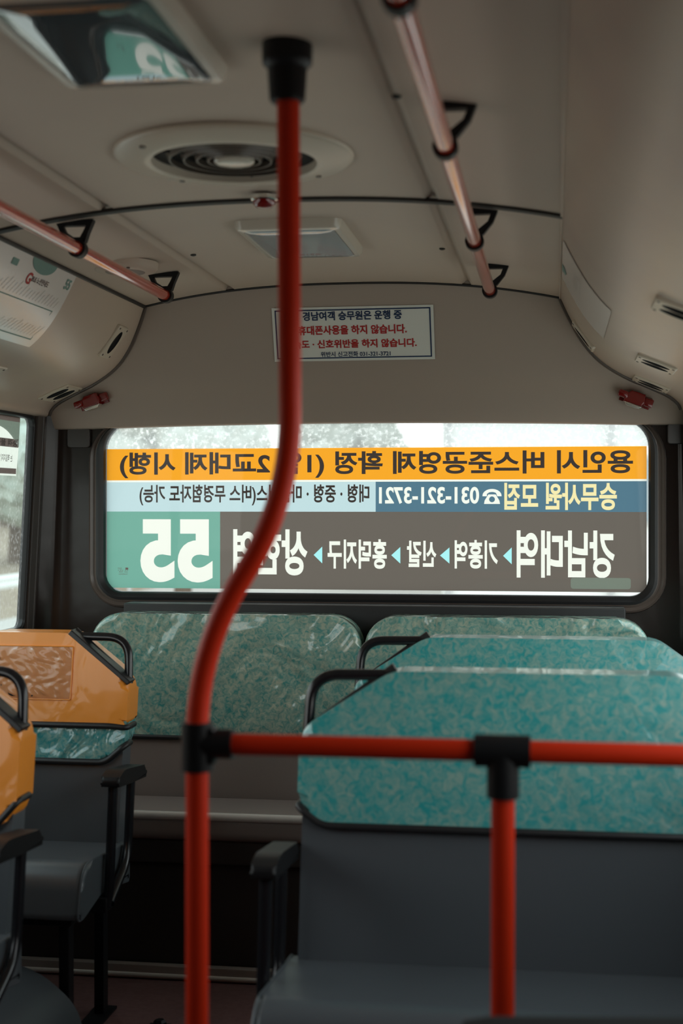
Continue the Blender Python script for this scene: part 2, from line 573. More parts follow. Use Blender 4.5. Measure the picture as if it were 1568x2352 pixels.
# rear wall: dark lower moulding with rounded corners and the window opening
WL, WR, WB, WT = -1.512, .296, 1.100, 1.668
YR = 4.655
hole = rrect(WL - .01, WR + .01, WB - .01, WT + .02, [.06, .06, .09, .09])
bm = bmesh.new()
XL0, XR0 = -1.60, .30 + .08
flat(bm, [[(XL0, 0), (XR0, 0), (XR0, 1.72), (XL0, 1.72)], hole], lambda x, z: (x, YR, z))
for s, xe in ((-1, XL0), (1, XR0)):
    rows = []
    for z in (0, .95, 1.69, 1.72):
        xw = XC + s * wx(min(z, 1.69)); r = []
        for j in range(11):
            t = math.radians(90 * j / 10)
            r.append(bm.verts.new((xe + (xw - xe) * math.sin(t), YR - .085 * (1 - math.cos(t)) + (.006 if 4 <= j <= 5 else 0), z)))
        rows.append(r)
    for A, B in zip(rows, rows[1:]):
        for k in range(10): bm.faces.new((A[k], A[k + 1], B[k + 1], B[k]))
bmesh.ops.remove_doubles(bm, verts=bm.verts, dist=.0005)
struct('wall_rear', bm, DARKW, angle=30)

# header above the rear window
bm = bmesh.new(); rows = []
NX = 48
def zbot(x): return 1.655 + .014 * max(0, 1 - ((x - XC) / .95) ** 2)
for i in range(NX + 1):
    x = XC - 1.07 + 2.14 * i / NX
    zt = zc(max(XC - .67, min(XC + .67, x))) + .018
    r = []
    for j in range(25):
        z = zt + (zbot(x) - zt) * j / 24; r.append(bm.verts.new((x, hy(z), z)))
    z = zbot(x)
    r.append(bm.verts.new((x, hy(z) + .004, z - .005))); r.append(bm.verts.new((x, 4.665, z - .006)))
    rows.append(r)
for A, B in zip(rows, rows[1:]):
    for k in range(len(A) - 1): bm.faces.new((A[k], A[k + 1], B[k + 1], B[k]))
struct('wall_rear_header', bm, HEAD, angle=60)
for i, s in ((7, -1), (8, 1)):                      # bead where duct meets header
    pth = []
    for k in range(31):
        p, n, t = cove(SL[-1] * k / 30, s, .002)
        pth.append((p.x, hy(p.y) - .004, p.y))
    bm = bmesh.new(); tube(bm, pth, .0065, 10); struct(f'trim_{i}', bm, BROWN)

# rear window: moulding, rubber, glass
bm = bmesh.new(); L = []
for off, d in ((.056, .004), (.052, -.012), (.046, -.016), (.040, -.010), (.036, -.006), (.030, -.010), (.026, -.010)):
    L.append([(x, YR + d, min(z, 1.672)) for (x, z) in rrect(WL - off, WR + off, WB - off, WT + off * .3, [.06 + off, .06 + off, .09 + off, .09 + off])])
ringloft(bm, L)
win = struct('window_1', bm, BROWN)
bm = bmesh.new(); L = []
for off, d in ((.030, .004), (.027, -.012), (.018, -.014), (.006, -.006), (.0, .002), (.0, .03)):
    L.append([(x, YR + d, z) for (x, z) in rrect(WL - off, WR + off, WB - off, WT + off * .3, [.06 + off, .06 + off, .09 + off, .09 + off])])
ringloft(bm, L); obj('rubber_seal', bm, RUBBER, win)
bm = bmesh.new(); pl = rrect(WL - .004, WR + .004, WB - .004, WT + .004, [.06, .06, .09, .09], 10); zs = 1.583
lo = [(x, min(z, zs)) for (x, z) in pl if z < zs]; up = [(x, z) for (x, z) in pl if z >= zs]
flat(bm, [lo + [(WR + .004, zs), (WL - .004, zs)]], lambda x, z: (x, YR + .012, z)); nlow = len(bm.faces)
flat(bm, [up + [(WL - .004, zs), (WR + .004, zs)]] if up[0][0] > up[-1][0] else [up + [(WR + .004, zs), (WL - .004, zs)][::-1]], lambda x, z: (x, YR + .012, z))
bm.faces.ensure_lookup_table()
for f_ in bm.faces: f_.material_index = 1 if f_.calc_center_median().z > zs else 0
obj('pane', bm, [PANE, PANED], win, smooth=False)

# ------------------------------------------------------------------ printed film on the rear window (reads from outside)
YF = YR + .016
F_OR = film('film_orange', (.86, .34, .022)); F_WH = film('film_white', (.84, .81, .74)); F_PALE = film('film_pale_blue', (.50, .62, .65))
F_BLUE = film('film_blue', (.085, .165, .225)); F_GREY = film('film_grey', (.135, .112, .096)); F_TEAL = film('film_teal', (.16, .36, .29))
F_DARK = film('film_dark_letters', (.045, .034, .030)); F_YEL = film('film_yellow', (.84, .70, .38)); F_CY = film('film_cyan', (.38, .76, .78))
F_BRN = film('film_brown', (.12, .085, .075)); F_GRN = film('film_green', (.17, .19, .155))
adv = thing('advertising_film', 'mirrored orange, blue and grey printed route film filling the rear window', 'window film', ((WL + WR) / 2, YF, WB))
fp = lambda x, z: (x, YF, z)


def band(nm, x0, x1, z0, z1, m, texts):
    bm = bmesh.new(); flat(bm, [[(x0, z0), (x1, z0), (x1, z1), (x0, z1)]], fp, [q for t in texts for q in t[0]]); o = obj(nm, bm, m, adv, smooth=False)
    for (lp, nm2, m2) in texts:
        bm = bmesh.new(); letters(bm, lp, fp); obj(nm2, bm, m2, o, smooth=False)
    return o


def word(s, x0, x1, z0, z1, m, bold=.02, nm='lettering'):
    return (fit(text2d(s, bold), x0, x1, z0, z1, True), nm, m)


def arc_(cx, cz, rx, rz, a0, a1, n=16): return [(cx + rx * math.cos(math.radians(a0 + (a1 - a0) * k / n)), cz + rz * math.sin(math.radians(a0 + (a1 - a0) * k / n))) for k in range(n + 1)]
_c = -.205
PHONE = [arc_(_c, 1.424, .031, .022, 8, 172) + [(_c - .031, 1.422), (_c - .017, 1.422), (_c - .016, 1.431)] + arc_(_c, 1.430, .014, .006, 170, 10, 8) + [(_c + .017, 1.422), (_c + .031, 1.422)],
         [(_c - .026, 1.397), (_c + .026, 1.397), (_c + .024, 1.408), (_c + .012, 1.428), (_c - .012, 1.428), (_c - .024, 1.408)],
         arc_(_c, 1.412, .0095, .0095, 360, 15, 20)]
A0, A1 = WL + .002, WR - .006
band('orange_band', A0, A1, 1.477, 1.583, F_OR, [
    word('용인시 버스준공영제 확정 (1일 2교대제 시행)', -1.464, .247, 1.484, 1.572, F_DARK, .028)])
band('white_line', A0, A1, 1.4705, 1.477, F_WH, [])
band('blue_band', -.588, A1, 1.371, 1.4705, F_BLUE, [
    word('승무사원 모집', -.165, .196, 1.377, 1.466, F_YEL, .03),
    (PHONE, 'telephone_symbol', F_WH),
    word('031-321-3721', -.577, -.247, 1.397, 1.453, F_WH, .03)])
band('pale_band', A0, -.588, 1.371, 1.4705, F_PALE, [
    word('대형 · 중형 · 마을버스(버스 무경험자도 가능)', -1.395, -.609, 1.392, 1.462, F_DARK, .024)])
tri = lambda xl, xr, z0, z1: ([[(xl, (z0 + z1) / 2), (xr, z0), (xr, z1)]], 'arrow', F_CY)
band('grey_band', -1.115, A1, 1.112, 1.371, F_GREY, [
    word('강남대역', -.125, .189, 1.157, 1.311, F_WH, .03),
    tri(-.169, -.141, 1.200, 1.255),
    word('기흥역', -.327, -.186, 1.185, 1.279, F_WH, .03),
    tri(-.375, -.344, 1.201, 1.254),
    word('신갈', -.484, -.387, 1.189, 1.276, F_WH, .03),
    tri(-.536, -.506, 1.200, 1.255),
    word('흥덕지구', -.749, -.551, 1.182, 1.280, F_WH, .03),
    tri(-.796, -.767, 1.199, 1.255),
    word('상현역', -1.070, -.817, 1.158, 1.312, F_WH, .034),
    ([rrect(.049, .240, 1.122, 1.158, .008, 3)], 'repair_patch', F_GRN)])
band('teal_panel', A0, -1.115, 1.112, 1.371, F_TEAL, [
    word('5', -1.392, -1.273, 1.132, 1.345, F_WH, .045, 'route_digit'),
    word('5', -1.262, -1.141, 1.132, 1.345, F_WH, .045, 'route_digit'),
    word('DOT', -1.472, -1.458, 1.1745, 1.180, F_BRN, 0, 'glass_stamp'),
    ([[(-1.4445, 1.1735), (-1.4345, 1.1735), (-1.4345, 1.1805), (-1.4445, 1.1805)]], 'glass_stamp', F_BRN),
    word('M 251', -1.470, -1.436, 1.1695, 1.173, F_BRN, 0, 'glass_stamp'),
    word('AS1 43R', -1.468, -1.436, 1.1635, 1.168, F_BRN, 0, 'glass_stamp'),
    word('TEMPERED', -1.468, -1.436, 1.156, 1.160, F_BRN, 0, 'glass_stamp')])

# ------------------------------------------------------------------ arched film on the left side window
def lx(z): return XC - (wx(z) + .016)
lf = thing('window_sticker', 'white arched notice film with brown bars on the left side window', 'window sticker', (lx(1.5), 4.0, 1.49))
Ya, Yb = 3.55, 4.435
def lp_(y, z): return (lx(z), y, z)
arch = [(Ya, 1.513)] + [(Yb + 0.0 - .0, 1.513)] if False else None
top_arch = [(4.23 + .33 * math.sin(a), 1.333 + .312 * math.cos(a)) for a in [math.radians(-82 + 164 * k / 40) for k in range(41)]]
top_arch = [p for p in top_arch if p[0] <= Yb]
bm = bmesh.new(); flat(bm, [[(Ya, 1.663), (Yb, 1.663), (Yb, 1.681), (Ya, 1.681)]], lp_); obj('brown_band', bm, F_BRN, lf, smooth=False)
edge = [p for p in top_arch if p[0] >= Ya and p[0] <= Yb]
zend = edge[-1][1]
bm = bmesh.new(); flat(bm, [[(Ya, edge[0][1] if edge[0][0] < Ya + .01 else 1.55)] + edge + [(Yb, zend), (Yb, 1.663), (Ya, 1.663)]], lp_); obj('green_field', bm, F_GRN, lf, smooth=False)
barA = [(Ya, 1.580), (Yb - .004, 1.580), (Yb - .004, 1.607), (Ya, 1.607)]
barB = [(Ya, 1.494), (Yb - .012, 1.494), (Yb - .012, 1.512), (Ya, 1.512)]
t1 = fit(text2d('승객 물품 분실시', .03), 4.10, Yb - .012, 1.5815, 1.6055, True)
t2 = fit(text2d('는 책임지지 않습니다.', .01), 4.21, Yb - .05, 1.533, 1.556, True)
white = [(Ya, 1.488), (Yb - .010, 1.488), (Yb, zend)] + edge[::-1] + [(Ya, 1.55)]
bm = bmesh.new(); flat(bm, [white, barA, barB], lp_, t2); obj('white_field', bm, F_WH, lf, smooth=False)
bm = bmesh.new(); flat(bm, [barA], lp_, t1); o = obj('brown_bar', bm, F_BRN, lf, smooth=False)
bm = bmesh.new(); letters(bm, t1, lp_); obj('lettering', bm, F_DARK, o, smooth=False)
bm = bmesh.new(); flat(bm, [barB], lp_); obj('brown_bar', bm, F_BRN, lf, smooth=False)
bm = bmesh.new(); letters(bm, t2, lp_); obj('lettering', bm, F_DARK, lf, smooth=False)

# ------------------------------------------------------------------ notice on the rear header
def hp(d): return lambda x, z: (x, hy(z) - d, z)
sg = thing('notice_sign', 'white printed notice in navy and red letters on the header above the rear window', 'sign', (-.64, 4.5, 1.858))
def quad_fn(d):
    def fn(u, v):                                   # unit square to the notice, slightly skewed as it was stuck on
        xl = -.902 + (.004 * v); xr = -.380
        x = xl + (xr - xl) * u; z = (1.859 + .001 * u) + (.164 - .000 * u) * v
        return (x, hy(z) - d, z)
    return fn
nd = 6
bm = bmesh.new()
g = [[bm.verts.new(quad_fn(.003)(i / 12, j / nd)) for j in range(nd + 1)] for i in range(13)]
for i in range(12):
    for j in range(nd): bm.faces.new((g[i][j], g[i + 1][j], g[i + 1][j + 1], g[i][j + 1]))
obj('sheet', bm, STICK, sg)
def subdiv_flat(loops, d, name, m, parent):
    bm = bmesh.new(); flat(bm, loops, quad_fn(d)); return obj(name, bm, m, parent, smooth=False)
subdiv_flat([[(.018, .045), (.982, .045), (.982, .955), (.018, .955)], [(.026, .068), (.974, .068), (.974, .932), (.026, .932)]], .0042, 'border', NAVY, sg)
S0 = 1 / 1225
def row(s, px0, px1, py0, py1, m, b):
    u0 = (px0 - 215) / 1213; u1 = (px1 - 215) / 1213; v0 = 1 - (py1 - 112) / 406; v1 = 1 - (py0 - 112) / 406
    bm = bmesh.new(); letters(bm, fit(text2d(s, b), u0, u1, v0, v1), quad_fn(.0042)); obj('lettering', bm, m, sg, smooth=False)
row('경남여객 승무원은 운행 중', 447, 1193, 145, 213, NAVY, .03)
row('휴대폰사용을 하지 않습니다.', 408, 1225, 250, 320, REDP, .03)
row('속도 · 신호위반을 하지 않습니다.', 365, 1295, 357, 422, REDP, .03)
row('위반시 신고전화 031-321-3721', 570, 1097, 448, 488, NAVY, .02)

# ------------------------------------------------------------------ sheets on the air ducts
def cove_sheet(name, label, side, Y0, Y1, s0, s1, off=.002):
    t = thing(name, label, 'poster', tuple((lambda p: (p.x, (Y0 + Y1) / 2, p.y))(cove(s1, side)[0])), None)
    def fn(d, lift=lambda y, s: 0):
        def f(y, s):
            p, n, _ = cove(s, side, off + d + lift(y, s)); return (p.x, y, p.y)
        return f
    bm = bmesh.new(); NS = 14; NY = 8
    G = [[bm.verts.new(fn(0)(Y0 + (Y1 - Y0) * i / NY, s0 + (s1 - s0) * j / NS)) for j in range(NS + 1)] for i in range(NY + 1)]
    for i in range(NY):
        for j in range(NS): bm.faces.new((G[i][j], G[i + 1][j], G[i + 1][j + 1], G[i][j + 1]))
    obj('sheet', bm, WHITEP, t)
    return t, fn


def on_sheet(fn, loops, name, m, t, d=.0012):
    bm = bmesh.new(); (letters if name in ('lettering', 'route_number') else flat)(bm, loops, fn(d)); return obj(name, bm, m, t, smooth=False)


rm, rf = cove_sheet('route_map', 'white paper route map with fine slanted lines, curved over the left air duct', -1, 2.80, 3.80, .006, .246)
def TL(s, y0, y1, sa, sb, b=.02):                      # lettering on the left duct: runs towards the rear, top at small s
    return [[(p[0], -p[1]) for p in L][::-1] for L in fit(text2d(s, b), y0, y1, -sb, -sa)]
on_sheet(rf, [[(3.56 + .085 * math.cos(a), .006 + .035 * math.sin(a)) for a in [math.pi * k / 20 for k in range(21)]]], 'green_half_disc', GREENP, rm)
on_sheet(rf, TL('G', 3.487, 3.520, .046, .078, .03), 'lettering', REDP, rm)
on_sheet(rf, TL('BUS 노선안내도', 3.522, 3.640, .050, .068), 'lettering', BROWNP, rm)
on_sheet(rf, TL('55', 3.745, 3.785, .022, .052, .03), 'route_number', GREENP, rm)
on_sheet(rf, [rrect(3.36, 3.40, .028, .046, .003, 3)], 'green_mark', GREENP, rm)
lines = []
for r0, n in ((.118, 34), (.214, 34)):
    for k in range(n):
        y = 3.00 + k * .0225; h = .022 + .018 * random.random()
        lines.append([(y, r0 - .006), (y + .0022, r0 - .006), (y + .022 * h / .03 + .0022, r0 - .006 - h), (y + .022 * h / .03, r0 - .006 - h)])
on_sheet(rf, lines, 'stop_names', GREYP, rm)
on_sheet(rf, [[(2.85, r), (3.755, r), (3.755, r + .003), (2.85, r + .003)] for r in (.120, .218)] + [[(3.752, .123), (3.755, .123), (3.755, .218), (3.752, .218)]], 'route_line', GREENP, rm)
rm2, rf2 = cove_sheet('route_map', 'white glossy paper sheet curved down the right air duct', 1, 3.42, 3.98, .010, .217)
on_sheet(rf2, [[(3.80 - .05 * math.cos(a), .012 + .024 * math.sin(a)) for a in [math.pi * k / 16 for k in range(17)]]], 'green_half_disc', GREENP, rm2)
on_sheet(rf2, [[(3.55 + .018 * k, .070), (3.553 + .018 * k, .070), (3.553 + .018 * k, .095), (3.55 + .018 * k, .095)] for k in range(16)], 'stop_names', GREYP, rm2)
on_sheet(rf2, [[(3.43, .104), (3.97, .104), (3.97, .1055), (3.43, .1055)]], 'fold_line', GREYP, rm2)

# ------------------------------------------------------------------ air vents on the ducts
def air_vent(label, side, Y, s, wy, ws, slots, grp='air vents on the ducts'):
    p, n, tdir = cove(s, side, 0)
    t = thing('air_vent', label, 'air vent', (p.x, Y, p.y), grp)
    n3 = Vector((n.x, 0, n.y)); t3 = Vector((tdir.x, 0, tdir.y)); y3 = Vector((0, 1, 0)); c0 = Vector((p.x, Y, p.y))
    def W(a, b, c): return c0 + t3 * a + y3 * b + n3 * c         # a along the slope, b along the bus, c into the room
    bm = bmesh.new()
    L = []
    for o, h in ((.0, -.004), (.0, .004), (-.003, .007)):
        L.append([W(a, b, h) for (a, b) in rrect(-ws / 2 - o, ws / 2 + o, -wy / 2 - o, wy / 2 + o, .008, 4)])
    ringloft(bm, L)
    top = rrect(-ws / 2 + .003, ws / 2 - .003, -wy / 2 + .003, wy / 2 - .003, .008, 4)
    ov = []
    for k in range(slots):
        cb = 0 if slots == 1 else (-wy * .2 if k == 0 else wy * .2)
        rw = wy * (.27 if slots == 1 else .19)
        ov.append([(ws * .35 * math.cos(q), cb + rw * math.sin(q)) for q in [2 * math.pi * i / 28 for i in range(28)]])
    flat(bm, [top] + ov, lambda a, b: W(a, b, .007))
    obj('plate', bm, CREAM, t)
    for o_ in ov:
        bm = bmesh.new(); cb = sum(q[1] for q in o_) / len(o_)
        ringloft(bm, [[W(a, b, .007) for (a, b) in o_], [W(a * .96, cb + (b - cb) * .9, -.0) for (a, b) in o_]])
        bm.faces.new([bm.verts.new(W(a * .96, cb + (b - cb) * .9, .0005)) for (a, b) in o_])
        so = obj('slot', bm, HOLE, t)
        bm = bmesh.new(); tube(bm, [W(-ws * .3, cb, .005), W(ws * .3, cb, .005)], .0015, 8); obj('louver', bm, BLACK, so)
    for (a, b) in ((-1, -1), (-1, 1), (1, -1), (1, 1)):
        bm = bmesh.new(); q = [W(a * ws * .42, b * wy * .38, .0065), W(a * ws * .42, b * wy * .38, .0085)]; tube(bm, q, .0035, 10); obj('screw', bm, BROWN, t)
    return t


VG = 'air vents on the ducts'
air_vent('cream air vent plate with one oval slot, high on left duct by rear header', -1, 4.345, .143, .092, .118, 1)
air_vent('cream air vent plate with two oval slots, low on left duct by red hammer', -1, 4.475, .415, .150, .112, 2)
air_vent('cream air vent plate low on left duct, below the route map', -1, 3.80, .405, .150, .112, 2)
air_vent('narrow air vent plate high on right duct against the rear header', 1, 4.395, .145, .092, .108, 1)
air_vent('cream air vent with dark slots low on right duct above red hammer', 1, 4.475, .400, .150, .116, 2)
air_vent('cream air vent with dark slots on right duct, one before the hammer', 1, 3.93, .375, .150, .112, 2)
air_vent('blurred cream air vent at the edge of the right duct', 1, 2.93, .352, .150, .112, 2)

# ------------------------------------------------------------------ ceiling fittings
def ceiling_lamp(label, y0, y1, m):
    xa, xb = XC - .131, XC + .131
    zt = zc(XC) + .002
    t = thing('ceiling_lamp', label, 'ceiling lamp', (XC, (y0 + y1) / 2, zt), 'ceiling lamps on the centre line')
    bm = bmesh.new(); L = []
    for o, h in ((.004, 0), (0, .020), (-.004, .026), (-.016, .028), (-.019, .022)):
        L.append([(x, y, zt - h) for (x, y) in rrect(xa - o, xb + o, y0 - o, y1 + o, .02, 6)])
    ringloft(bm, L); obj('frame', bm, CREAMG, t)
    bm = bmesh.new(); L = []
    for o, h in ((-.019, .020), (-.019, .026), (-.028, .030), (-.06, .0315), (-.11, .032)):
        L.append([(x, y, zt - h) for (x, y) in rrect(xa - o, xb + o, y0 - o, y1 + o, max(.004, .016 + o * .1), 6)])
    ringloft(bm, L); bm.faces.new([bm.verts.new((x, y, zt - .032)) for (x, y) in rrect(xa + .11, xb - .11, y0 + .11, y1 - .11, .005, 6)])
    bmesh.ops.remove_doubles(bm, verts=bm.verts, dist=.0002)
    obj('diffuser', bm, m, t)
    return t


ceiling_lamp('rectangular ceiling lamp with blue diffuser, pale reflection coloured in, beyond the round vent', 3.42, 3.84, LAMP)
ceiling_lamp('rectangular ceiling lamp with dark reflections coloured into its glossy diffuser, ahead of the round vent', 1.80, 2.225, mat('diffuser_dark_reflection', (.07, .09, .10), .05, coat=.8, coat_rough=.03))  # same kind of lamp, its dark reflections put into the diffuser colour

vt = thing('ceiling_vent', 'round cream ceiling vent with concentric dark rings', 'ceiling vent', (XC + .02, 2.76, 2.085))
vx, vy, vz = XC + .02, 2.76, 2.093
obj('flange', lathe(bmesh.new(), [(.238, 0), (.238, .006), (.232, .012), (.180, .020), (.170, .022), (.164, .019), (.164, -.012)], vx, vy, vz), CREAM, vt)
obj('duct_back', lathe(bmesh.new(), [(.164, .002), (0, .002)], vx, vy, vz), HOLE, vt)
for k, r in enumerate((.132, .104, .078, .056)):
    obj('louver_ring', lathe(bmesh.new(), [(r + .003, .002), (r - .003, .016), (r - .0055, .016), (r + .000, .002), (r + .003, .002)], vx, vy, vz), mat('louver_grey', (.11, .09, .07), .35), vt)
for k in range(3):
    a = math.radians(90 + 120 * k); bm = bmesh.new()
    tube(bm, [(vx + .05 * math.cos(a), vy + .05 * math.sin(a), vz - .006), (vx + .166 * math.cos(a), vy + .166 * math.sin(a), vz - .006)], .004, 8); obj('spoke', bm, BLACK, vt)
obj('centre_disc', lathe(bmesh.new(), [(.040, .004), (.040, .017), (.034, .021), (.02, .022), (0, .024)], vx, vy, vz), CREAMG, vt)
for k in range(4):
    a = math.radians(45 + 90 * k)
    obj('screw', lathe(bmesh.new(), [(.006, .012), (.006, .019), (0, .020)], vx + .205 * math.cos(a), vy + .205 * math.sin(a), vz, 12), BROWN, vt)

il = thing('indicator_lamp', 'small red oval indicator lamp on ceiling beside the red pole', 'indicator lamp', (XC + .004, 3.12, 2.088))
obj('base', lathe(bmesh.new(), [(.031, -.001), (.031, .008), (.027, .011), (0, .011)], XC + .004, 3.13, 2.088, 32), SILVER, il)
obj('lens', lathe(bmesh.new(), [(.027, .009), (.025, .018), (.017, .025), (0, .028)], XC + .004, 3.13, 2.088, 32), HRED, il)

sp = thing('ceiling_speaker', 'low oval cream cover on ceiling behind the left grab rail', 'speaker', (-1.215, 3.86, zc(-1.215)))
sc = (-1.185, 3.83); sz = zc(-1.185) + .004
obj('cover', lathe(bmesh.new(), [(.092, -.004), (.090, .012), (.082, .020), (.06, .023), (.05, .021), (0, .021)], sc[0], sc[1], sz, 40), CEIL, sp)
obj('grille', lathe(bmesh.new(), [(.056, .0212), (.054, .0235), (.02, .0238), (0, .0238)], sc[0], sc[1], sz, 40), mat('speaker_grille', (.25, .21, .18), .6), sp)
obj('screw', lathe(bmesh.new(), [(.005, .018), (.005, .0245), (0, .025)], sc[0] + .03, sc[1] - .070, sz, 12), BROWN, sp)

SCR = 'screws in the ceiling panels'
for (x, y, lb) in ((-.985, 3.81, 'small dark screw in ceiling beside the last left grab rail bracket'), (-.300, 3.81, 'small dark screw in ceiling beside the last right grab rail bracket'),
                   (-.262, 2.36, 'small blurred dark screw in ceiling left of the right grab rail')):
    t = obj('ceiling_screw', lathe(bmesh.new(), [(.008, -.001), (.008, .003), (.004, .005), (0, .005)], x, y, zc(x), 14), SEAL); tag(t, lb, 'screw', SCR)

# ------------------------------------------------------------------ emergency hammers
def hammer(label, x, z, side):
    y = hy(z) - .004
    tilt = math.radians(18 * side * -1) if side < 0 else math.radians(-20)
    rot = Matrix.Rotation(math.radians(18) if side < 0 else math.radians(-18), 4, 'Y')
    t = thing('emergency_hammer', label, 'emergency hammer', (x, y, z), 'emergency hammers beside the rear window')
    def put(bm, nm, m):
        M_ = Matrix.Translation((x, y, z)) @ Matrix.Rotation(math.radians(-18) if side < 0 else math.radians(20), 4, 'Y')
        bmesh.ops.transform(bm, matrix=M_, verts=bm.verts); return obj(nm, bm, m, t)
    put(BX(-.050, .050, -.002, .004, -.020, .018, bev=.002), 'back_plate', HRED)
    put(prism(bmesh.new(), [(-.036, -.022), (.022, -.022), (.030, -.006), (.024, .020), (-.020, .020), (-.036, .004)], 'y', -.040, .0, bev=.005), 'holder', HRED)
    put(BX(.026, .056, -.024, -.002, -.014, .014, bev=.005), 'clip', HRED)
    put(BX(-.060, -.026, -.046, -.012, -.012, .012, bev=.007), 'hammer_head', HRED)
    put(prism(bmesh.new(), [(-.024, -.030), (.018, -.030), (.026, -.020), (-.032, -.020)], 'y', -.042, -.006, bev=.002), 'steel_edge', SILVER)
    return t


hammer('red emergency hammer in its holder below the left air duct', -1.531, 1.742, -1)
hammer('red emergency hammer in its holder below the right air duct', .252, 1.730, 1)

# small square pads high on the rear corners
for (x, y, lb) in ((-1.600, YR - .003, 'dark square plastic pad on rear wall at upper left of the window'), (.393, YR - .004, 'dark square plastic pad on rear wall at upper right of the window')):
    bm = bmesh.new(); prism(bm, rrect(x - .040, x + .040, 1.588, 1.654, .010, 4), 'y', y - .014, y + .004, bev=.003)
    tag(obj('corner_pad', bm, mat('pad_plastic', (.05, .04, .036), .35)), lb, 'pad', 'square pads at the rear corners')
tag(obj('tape_strip', BX(-.118, -.086, 4.648, 4.6545, 1.035, 1.066, bev=.001), mat('grey_tape', (.16, .18, .19), .35)), 'small grey tape strip on dark wall under the rear window', 'tape')

# ------------------------------------------------------------------ grab rails on the ceiling
def grab_rail(label, x, z, y0, ends):
    t = thing('grab_rail', label, 'grab rail', (x, (y0 + ends[-1]) / 2, z), 'red grab rails under the ceiling')
    cuts = [y0] + ends
    obj('tube', TB([(x, y0, z), (x, ends[-1] + .004, z)], .0155, 24), REDR, t)
    s = 1 if x > XC else -1
    for y in ends:
        top = zc(x + .006) + .001
        h = top - z
        bm = bmesh.new()
        # ring
        bo = [(x + .0215 * math.cos(a), z + .0215 * math.sin(a)) for a in [2 * math.pi * k / 28 for k in range(28)]]
        bi = [(x + .0158 * math.cos(a), z + .0158 * math.sin(a)) for a in [2 * math.pi * k / 28 for k in range(28)]]
        ringloft(bm, [[(p[0], y - .013, p[1]) for p in bi], [(p[0], y - .013, p[1]) for p in bo], [(p[0], y + .013, p[1]) for p in bo], [(p[0], y + .013, p[1]) for p in bi], [(p[0], y - .013, p[1]) for p in bi]])
        # tapering frame from the ring up to the ceiling, with an open middle
        cxo = x + (.008 if s > 0 else -.006)
        outer = [(x - .022, z + .002), (x + .022, z + .002), (cxo + .034, z + h * .55), (cxo + .046, z + h - .004), (cxo + .046, z + h), (cxo - .046, z + h), (cxo - .046, z + h - .004), (cxo - .034, z + h * .55)]
        inner = [(x - .008, z + .026), (x + .008, z + .026), (cxo + .022, z + h * .58), (cxo + .029, z + h - .014), (cxo - .029, z + h - .014), (cxo - .022, z + h * .58)]
        outer[0] = (x - .020, z + .014); outer[1] = (x + .020, z + .014)
        vs, fs = cdt([outer, inner])
        for yy, flip in ((y - .010, 1), (y + .010, 0)):
            V = [bm.verts.new((v[0], yy, v[1])) for v in vs]
            for f in fs: bm.faces.new([V[i] for i in (f if flip else f[::-1])])
        for Lp in (outer, inner):
            ringloft(bm, [[(p[0], y - .010, p[1]) for p in Lp], [(p[0], y + .010, p[1]) for p in Lp]])
        bmesh.ops.remove_doubles(bm, verts=bm.verts, dist=.00005)
        obj('bracket', bm, BLACK, t)
    return t


grab_rail('red grab rail under ceiling by the left air duct', -1.122, 2.004, .6, [1.69, 2.48, 3.25, 4.02])
grab_rail('red grab rail under ceiling right of centre with pink sheen', -.182, 1.996, .6, [1.665, 2.38, 3.25, 4.01])

# ------------------------------------------------------------------ red stanchion with guard rail in front of the right seats
YP = 2.10
po = thing('stanchion_pole', 'bent red pole with guard rail, floor to ceiling in the aisle', 'pole', (-.537, YP, 0))
path = fillet([(-.397, YP, 2.07), (-.393, YP, 1.405), (-.537, YP, 1.178), (-.537, YP, 0.004)], .13, 14)
obj('upright', TB(path, .0172, 28), RED, po)
obj('rail', TB([(-.50, YP, 1.036), (.43, YP, 1.036)], .0162, 24), RED, po)
obj('post', TB([(-.076, YP, 1.02), (-.078, YP, .004)], .0172, 24), RED, po)
bm = bmesh.new(); lathe(bm, [(0, -.002), (.038, -.002), (.038, .030), (.030, .038), (.0270, .084), (.024, .088), (.018, .088)], -.398, YP, zc(-.398), 28); obj('ceiling_socket', bm, BLACK, po)
for (x, l, rgt) in ((-.537, 1, 1), (-.076, 2, 1)):
    bm = bmesh.new()
    if l == 1:
        tube(bm, [(x, YP, 1.068), (x, YP, .995)], .0245, 24); tube(bm, [(x, YP, 1.036), (x + .056, YP, 1.036)], .0225, 24)
        box(bm, x + .004, x + .03, YP - .016, YP + .016, 1.005, 1.062, bev=.006)
    else:
        tube(bm, [(x - .042, YP, 1.036), (x + .040, YP, 1.036)], .0240, 24); tube(bm, [(x, YP, 1.036), (x, YP, .968)], .0240, 24)
    obj('joint', bm, BLACK, po)
for x in (-.537, -.078):
    obj('floor_flange', lathe(bmesh.new(), [(0, 0), (.038, 0), (.038, .006), (.024, .014), (.0175, .03)], x, YP, .0, 24, sz=1), BLACK, po)

# black cover low in front of the post
bm = bmesh.new()
prism(bm, fillet([(1.62, 0), (1.62, .64), (1.74, .752), (1.90, .752), (2.02, .64), (2.02, 0)], [0, .10, .06, .06, .10, 0], 5), 'x', -.12, .415, bev=.035, seg=4)
for v in bm.verts:
    if v.co.z > .6: v.co.z -= .030 * max(0, (.02 - v.co.x)) / .14
tag(obj('wheel_arch_cover', bm, mat('soft_black', (.006, .006, .006), .8, spec=.2)), 'black rounded cover standing before the right post', 'cover')

